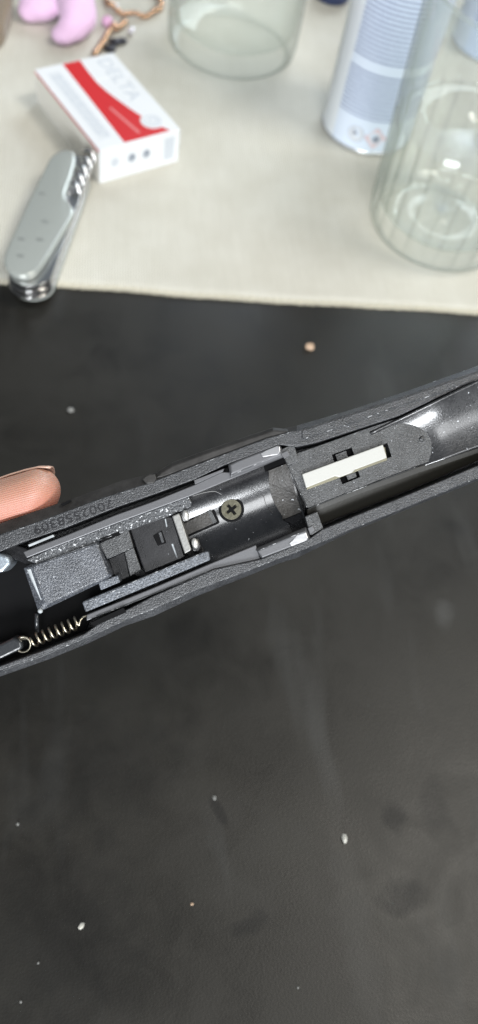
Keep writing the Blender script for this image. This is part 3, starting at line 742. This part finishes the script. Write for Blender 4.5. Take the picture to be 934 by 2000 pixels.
text('DELTA', 'brand_lettering', 'packlight', pk, 45, (PX * .815, PY * .675, PZ + .08), -math.pi / 2, ext=.08, height=9)
def round_(cx__, cy__, r, z, name, mat, n=28, r2=None, th_=.1):
    a = [Vector((cx__ + r * math.cos(2 * math.pi * i / n), cy__ + r * math.sin(2 * math.pi * i / n), z + th_)) for i in range(n)]
    if r2:
        b = [Vector((cx__ + r2 * math.cos(2 * math.pi * i / n), cy__ + r2 * math.sin(2 * math.pi * i / n), z + th_)) for i in range(n)]
        return solid(a, dn(a, z - .2), [b], [dn(b, z - .2)]).build(name, mat, pk)
    return solid(a, dn(a, z - .2)).build(name, mat, pk)
ex, ey = PX * .775, PY * .155
round_(ex, ey, 7.2, PZ + .06, 'emblem', 'packw')
round_(ex, ey, 5.6, PZ + .14, 'emblem_ring', 'packlight', r2=4.6)
round_(ex + .6, ey, 3.2, PZ + .14, 'emblem_mark', 'packlight', 16, 1.9)
# end face print: three round handling symbols and a pale stamp
def endmark(x0, zc_, rx, rz_, mat, name, n=20, hole=None):
    a = [Vector((x0 + rx * math.cos(2 * math.pi * i / n), -.14, zc_ + rz_ * math.sin(2 * math.pi * i / n))) for i in range(n)]
    b = [Vector((p.x, -.01, p.z)) for p in a]
    mb_ = MB(); f_ = [tuple(range(n)), tuple(reversed(range(n, 2 * n)))] + [(i, (i + 1) % n, (i + 1) % n + n, i + n) for i in range(n)]
    return mb_.add(a + b, f_).build(name, mat, pk)
for x0, m_ in ((10, 'packlight'), (21.5, 'packgrey'), (31.5, 'packgrey')):
    endmark(x0, 12, 2.6, 3.0, m_, 'end_symbol'); endmark(x0 + .3, 12.6, 1.2, 1.4, 'packink', 'end_symbol_core') if m_ == 'packgrey' else None
a = [Vector((x, -.1, z)) for x, z in ((44, 4), (51, 4), (51, 19), (44, 19))]; solid([Vector((p.x, p.y, p.z)) for p in a], [Vector((p.x, -.01, p.z)) for p in a]).build('tax_stamp', 'packlight', pk)

# ------------------------------------------------------------------ pocket knife
KZ = 19.0
p1 = U(44, 541, KZ); p2 = U(142, 286, KZ)
ka = (p2 - p1); KL = ka.length; ka.normalize(); kb = Vector((ka.y, -ka.x, 0))
wl = (U(51, 408, KZ) - p1).dot(kb); wr = (U(146, 411, KZ) - p1).dot(kb)
KW = wr - wl; kmid = p1 + kb * ((wl + wr) / 2)
kn = thing('pocket_knife', 'silver grey pocket knife with corkscrew lying over the cloth hem beside the cigarette pack', 'pocket knife', (kmid.x, kmid.y, 0), math.atan2(ka.y, ka.x) - math.pi / 2)
def kout(ins, y0=0, y1=None, pw=3.2):       # rounded-end outline
    y1 = KL if y1 is None else y1; w = KW / 2 - ins; P = []
    L = (y1 - y0) / 2 - ins; cy_ = (y0 + y1) / 2
    for i in range(64):
        a = 2 * math.pi * i / 64; c_, s__ = math.cos(a), math.sin(a)
        rr = KW / 2 - ins
        yy = (L - rr) * (1 if s__ > 0 else -1) + rr * s__
        P.append((rr * c_, cy_ + yy))
    return P
def kslab(ins, z0, z1, name, mat, bev=.3, **k):
    t = [Vector((x, y, z1)) for x, y in kout(ins, **k)]; return solid(t, dn(t, z0)).build(name, mat, kn, bevel=bev, seg=4, angle=40)
kinv = Matrix.Rotation(-(math.atan2(ka.y, ka.x) - math.pi / 2), 3, 'Z')
t = [kinv @ (U(x, y, KZ) - Vector((kmid.x, kmid.y, 0))) for x, y in ((90, 322), (97, 307), (110, 296), (125, 291), (140, 292), (149, 300), (147, 320), (139, 348), (127, 376), (131, 392), (142, 402), (146, 414), (132, 438), (105, 482), (82, 518), (68, 533), (46, 540), (22, 533), (8, 517), (7, 497), (30, 447), (60, 383))]
for _ in range(2): t = [q for a_, b_ in zip(t, t[1:] + t[:1]) for q in (a_.lerp(b_, .25), a_.lerp(b_, .75))]
sc2 = solid(t, dn(t, 14.8)).build('grip_scale', 'scale', kn, bevel=1.6, seg=4, angle=50)
for p_ in sc2.data.polygons: p_.use_smooth = True
kslab(.8, .6, 4.6, 'grip_scale', 'scale', 2.0)
kslab(1.0, 13.4, 14.6, 'liner', 'liner', .2, y0=-2.5)
kslab(3.0, 12.3, 13.3, 'spacer', 'kdark', .1)
kslab(1.4, 10.6, 12.2, 'blade', 'steel', .3, y0=-4.0)
kslab(3.0, 9.8, 10.5, 'spacer', 'kdark', .1)
kslab(1.2, 8.4, 9.7, 'liner', 'liner', .2, y0=-3.0)
kslab(3.0, 7.6, 8.3, 'spacer', 'kdark', .1)
kslab(1.4, 6.0, 7.5, 'blade', 'steel', .3, y0=-4.0)
kslab(1.2, 4.7, 5.9, 'liner', 'liner', .2, y0=-2.0)
inv = Matrix.Rotation(-(math.atan2(ka.y, ka.x) - math.pi / 2), 3, 'Z')
def KLc(x, y, z): return inv @ (U(x, y, z) - Vector((kmid.x, kmid.y, 0)))
c0 = KLc(138, 388, 14.5); c1 = KLc(176, 302, 14.5); cp = []
ax_ = (c1 - c0); turns = 5.2
for i in range(131):
    t = i / 130; a = 2 * math.pi * turns * t + 1.6; rr = 3.6
    cp.append(c0 + ax_ * t + Vector((rr * math.cos(a), 0, rr * math.sin(a))))
tube(cp, [1.45 * min(1, .35 + i / 25) for i in range(131)], 10).build('corkscrew', 'steel', kn, smooth=True)
for x_, y_ in ((40, 500), (42, 467), (78, 468), (88, 433), (82, 378)):
    p = KLc(x_, y_, KZ); t = [Vector((p.x + 2.1 * math.cos(a * .6283), p.y + 1.2 * math.sin(a * .6283), KZ + .06)) for a in range(10)]
    solid(t, dn(t, KZ - .5)).build('scale_mark', 'kmark', kn)

# ------------------------------------------------------------------ drinking glass with water
gp = U(850, 446)
gl = thing('drinking_glass', 'fluted clear drinking glass half full of water in front of the spray cans', 'drinking glass', gp)
GH = 141
def gl_ro(z): return 44.5 + 6.5 * (z / GH)
prof_o = [(36, .5), (38, .9), (42.2, 3.0), (44.2, 7)] + [(gl_ro(z), z) for z in (12, 20, 30, 40, 50, 60, 66, 70, 74, 80, 90, 105, 125, 138)] + [(gl_ro(GH) - .6, GH - .3), (gl_ro(GH) - 1.4, GH)]
prof_i = [(gl_ro(GH) - 2.2, GH - .4), (gl_ro(125) - 2.6, 125), (gl_ro(105) - 2.7, 105), (gl_ro(90) - 2.8, 90), (gl_ro(70) - 3.4, 70), (gl_ro(50) - 3.6, 50), (gl_ro(30) - 3.8, 30), (gl_ro(16) - 4.6, 17), (gl_ro(12) - 9, 12.5), (25, 11), (0.01, 10.5)]
no = len(prof_o)
def flute(j, r, z, a):
    if j < no and 5 < z < 74:
        e = min(1, (z - 5) / 8) * min(1, (74 - z) / 6)
        return 1 - .075 * e * (1 - abs(math.sin(a * 12))) ** 1.3
    return 1
lathe(prof_o, 384, flute, close=False).build('outer_wall', 'glass', gl, smooth=True)
lathe(prof_o[-1:] + prof_i, 128, None, close=False).build('inner_wall', 'glass_inner', gl, smooth=True)
rr0 = gl_ro(GH) - 1.0
tube([(rr0 * math.cos(2 * math.pi * i / 96), rr0 * math.sin(2 * math.pi * i / 96), GH) for i in range(96)], 1.25, 10, True).build('rim', 'glass', gl, smooth=True)
wz_ = 69.0
wp = [(0.01, 10.9), (25, 11.4), (gl_ro(12) - 9.3, 12.9), (gl_ro(16) - 4.9, 17.2), (gl_ro(30) - 4.1, 30), (gl_ro(50) - 3.9, 50), (gl_ro(65) - 3.65, 66.5), (gl_ro(69) - 3.55, wz_ + .9), (gl_ro(69) - 4.4, wz_ + .25), (gl_ro(69) - 6, wz_), (0.01, wz_)]
wo = lathe(wp, 96).build('water', 'water', None, smooth=True); wo.location = gp * S
tag(wo, 'clear water standing in the fluted drinking glass', 'water')

jp = U(452, 92)
jr = thing('glass_jar', 'plain clear glass tumbler with a thick base standing behind the cigarette pack', 'glass tumbler', jp)
jo = [(39, .5), (42, 1.2), (45.6, 4.5), (46.5, 10), (46.8, 30), (47, 60), (47, 92), (46.2, 93), (45, 93), (44.4, 92), (44.2, 60), (43.8, 30), (42.5, 19), (37, 15), (20, 14), (.01, 13.5)]
lathe(jo[:8], 96, None, close=False).build('outer_wall', 'glass', jr, smooth=True)
lathe(jo[7:], 96, None, close=False).build('inner_wall', 'glass_inner', jr, smooth=True)

# ------------------------------------------------------------------ spray cans
def spray_can(cx_, cy_, r, hgt, mat, label, pictos=None, rz=0):
    p = Vector((cx_, cy_, 0))
    t = thing('spray_can', label, 'spray can', p, 0, 'aerosol cans at the back')
    lathe([(.01, 3), (r - 5, 3), (r - 2.5, .3), (r - 1.2, 0), (r - .4, .8), (r - .2, 2.2), (r, 3.2), (r, hgt - 12), (r - 1, hgt - 10), (r - 7, hgt - 3), (r - 10, hgt), (.01, hgt)], 96, close=False).build('can_body', mat, t, smooth=True)
    lathe([(r - .1, .6), (r + .35, 1.0), (r + .35, 2.6), (r - .1, 3.0)], 96).build('base_rim', 'tin', t, smooth=True)
    lathe([(.01, hgt), (r - 9, hgt), (r - 9, hgt + 18), (r - 11, hgt + 22), (.01, hgt + 23)], 48, close=False).build('cap', 'navy', t, smooth=True)
    for (a, z, rad, m_, n_, nm, o_) in (pictos or []):
        v_ = []
        for o2 in (o_, -.9):
            for i in range(n_):
                q_ = 2 * math.pi * i / n_; rr_ = rad / (abs(math.cos(q_)) + abs(math.sin(q_))) if nm == 'hazard_diamond' else rad
                aa = a + rr_ * math.cos(q_) / r; v_.append(((r + o2) * math.cos(aa), (r + o2) * math.sin(aa), z + rr_ * math.sin(q_)))
        f_ = [tuple(range(n_)), tuple(reversed(range(n_, 2 * n_)))] + [(i, (i + 1) % n_, (i + 1) % n_ + n_, i + n_) for i in range(n_)]
        MB().add(v_, f_).build(nm, m_, t)
    return t
pic = [(-2.07, 13, 5.6, 'picto_grey', 20, 'round_mark', .08), (-2.07, 13, 4.9, 'picto_pale', 20, 'round_mark', .14), (-2.10, 13.8, 2.4, 'picto_dark', 3, 'mark_symbol', .2),
       (-1.63, 13, 7.4, 'picto_red', 32, 'hazard_diamond', .08), (-1.63, 13, 6.1, 'picto_pink', 32, 'hazard_diamond', .14), (-1.61, 12.4, 3.0, 'picto_dark', 4, 'hazard_symbol', .2)]
spray_can(174.5, 506, 30.5, 185, 'can', 'white spray can with tiny print and two hazard marks, left of the drinking glass', pic)
spray_can(296, 625, 31, 185, 'can2', 'bluer spray can standing furthest back at the right, seen through the drinking glass')

# ------------------------------------------------------------------ clutter at the far left
pkp = U(110, 30)
def ell(c, r):
    b = ball(c, *r, n=20, m=12); return b
pb = MB()
for x_, y_, z_, rx, ry, rz_ in ((80, 6, 10, 15, 15, 10), (60, 20, 7, 9, 9, 7), (150, 10, 15, 13, 22, 14), (142, 55, 8, 11, 10, 8), (125, 68, 6, 9, 8, 6), (165, 30, 12, 9, 15, 11), (120, -30, 15, 22, 18, 14)):
    c = U(x_, y_, z_) - pkp; b = ell((c.x, c.y, c.z), (rx, ry, rz_)); pb.add(b.v, b.f)
pko = pb.build('pink_pouch', 'pink', None, smooth=True); pko.location = pkp * S
rm_ = pko.modifiers.new('remesh', 'REMESH'); rm_.mode = 'VOXEL'; rm_.voxel_size = .0014; rm_.use_smooth_shade = True
sm = pko.modifiers.new('smooth', 'SMOOTH'); sm.iterations = 10; sm.factor = .5
tag(pko, 'soft pink fabric pouch with rounded folds at the far left corner of the cloth', 'pouch')

bp = U(262, 8)
br = thing('bracelet', 'rose gold bead bracelet with a hanging chain end lying behind the cigarette pack', 'bracelet', bp)
proto_bead = ball((0, 0, 0), 2.3, 2.0, 2.1, 10, 6).build('bead', 'rose_gold', br, smooth=True)
proto_bead.location = Vector((20, 0, 3)) * S
pos = [(20 * math.cos(2 * math.pi * i / 34), 20 * math.sin(2 * math.pi * i / 34), 3 + 1.2 * math.sin(i * 1.3)) for i in range(1, 34)]
for x_, y_ in ((222, 50), (229, 54), (236, 50), (243, 44), (215, 60), (209, 68), (205, 76), (200, 84), (195, 92), (190, 98), (186, 104)):
    c = U(x_, y_, 3) - bp; pos.append((c.x, c.y, c.z))
for i, p in enumerate(pos):
    b = proto_bead.copy(); COL.objects.link(b); b.parent = br; b.location = Vector(p) * S; b.rotation_euler = (0, 0, i * .7)
    if i > 32: b.scale = (1.25, 1.25, 1.1)
for x_, y_, m_, r_ in ((257, 60, 'crystal', 2.8), (210, 42, 'pinkbead', 4.2), (226, 14, 'crystal', 2.6)):
    c = U(x_, y_, 3) - bp; ball((c.x, c.y, c.z), r_, r_, r_ * .9, 10, 6).build('charm', m_, br, smooth=True)
wr_ = U(230, 95, 0)
gp2 = U(225, 85)
gb = MB()
for x_, y_, r_ in ((225, 82, 5), (238, 80, 4), (215, 95, 4.5)):
    c = U(x_, y_, 2) - gp2; b = ball((c.x, c.y, c.z), r_, r_ * .7, 2.2, 10, 6); gb.add(b.v, b.f)
o = gb.build('charm_pendant', 'kdark', None, smooth=True); o.location = gp2 * S
tag(o, 'small dark grey pendant beside the chain end of the bracelet', 'pendant')

bs = U(-6, 20)
t = [U(x_, y_, 14) - bs for x_, y_ in ((-70, -60), (24, -60), (22, 0), (6, 48), (-8, 60), (-70, 60))]
o = solid(t, [Vector((p.x, p.y, 0)) for p in t]).build('leather_wallet', 'brown', None, bevel=3, seg=4); o.location = bs * S
tag(o, 'brown leather piece cut off by the upper left corner, left of the pink pouch', 'wallet')
cpp = U(648, -6)
o = lathe([(.01, 0), (13, 0), (14, 1.5), (14, 14), (12.5, 16), (.01, 16)], 32, close=False).build('bottle_cap', 'navy', None, smooth=True); o.location = cpp * S
tag(o, 'dark blue cap at the top edge between the glass tumbler and the white spray can', 'cap')

# ------------------------------------------------------------------ crumbs on the black table
def crumb(x_, y_, r, mat, label, sq=(1, 1, .7), rz=0, group=None):
    c = U(x_, y_, TZ); b = ball((0, 0, r * sq[2] * .8), r * sq[0], r * sq[1], r * sq[2], 9, 6)
    for q in b.v: q *= 1 + random.uniform(-.16, .16)
    o_ = b.build('crumb', mat, None, smooth=False); o_.location = c * S; o_.rotation_euler = (0, 0, rz)
    return tag(o_, label, 'crumb', 'crumbs on the black table')
crumb(605, 681, 2.6, 'crumb_tan', 'tan crumb between the cloth hem and the pistol frame', (1, .8, .7))
crumb(672, 1638, 1.35, 'crumb', 'pale teardrop shaped seed, largest bit on the table below the frame', (.75, 1.35, .7), .1)
crumb(159, 1809, 1.1, 'crumb', 'ragged pale flake near the lower left of the table', (1.2, .8, .5), .7)
crumb(419, 1559, .75, 'dustm', 'small grey speck at the end of the dark streak in the middle of the table', (1, 1.2, .5))
crumb(375, 1766, .55, 'crumb_tan', 'tiny tan grain between the ragged flake and the pale seed')
crumb(75, 1881, .42, 'dustm', 'tiny pale grain just below the ragged flake at the lower left')
crumb(41, 1957, .42, 'dustm', 'tiny pale grain in the bottom left corner of the table')
crumb(139, 802, 1.7, 'dustm', 'grey lint speck on the table above the fingertip', (1, .9, .4))
crumb(35, 1610, .6, 'dustm', 'tiny grey speck at the left edge of the table below the frame')
crumb(582, 1929, .4, 'dustm', 'tiny pale grain near the bottom edge right of centre')
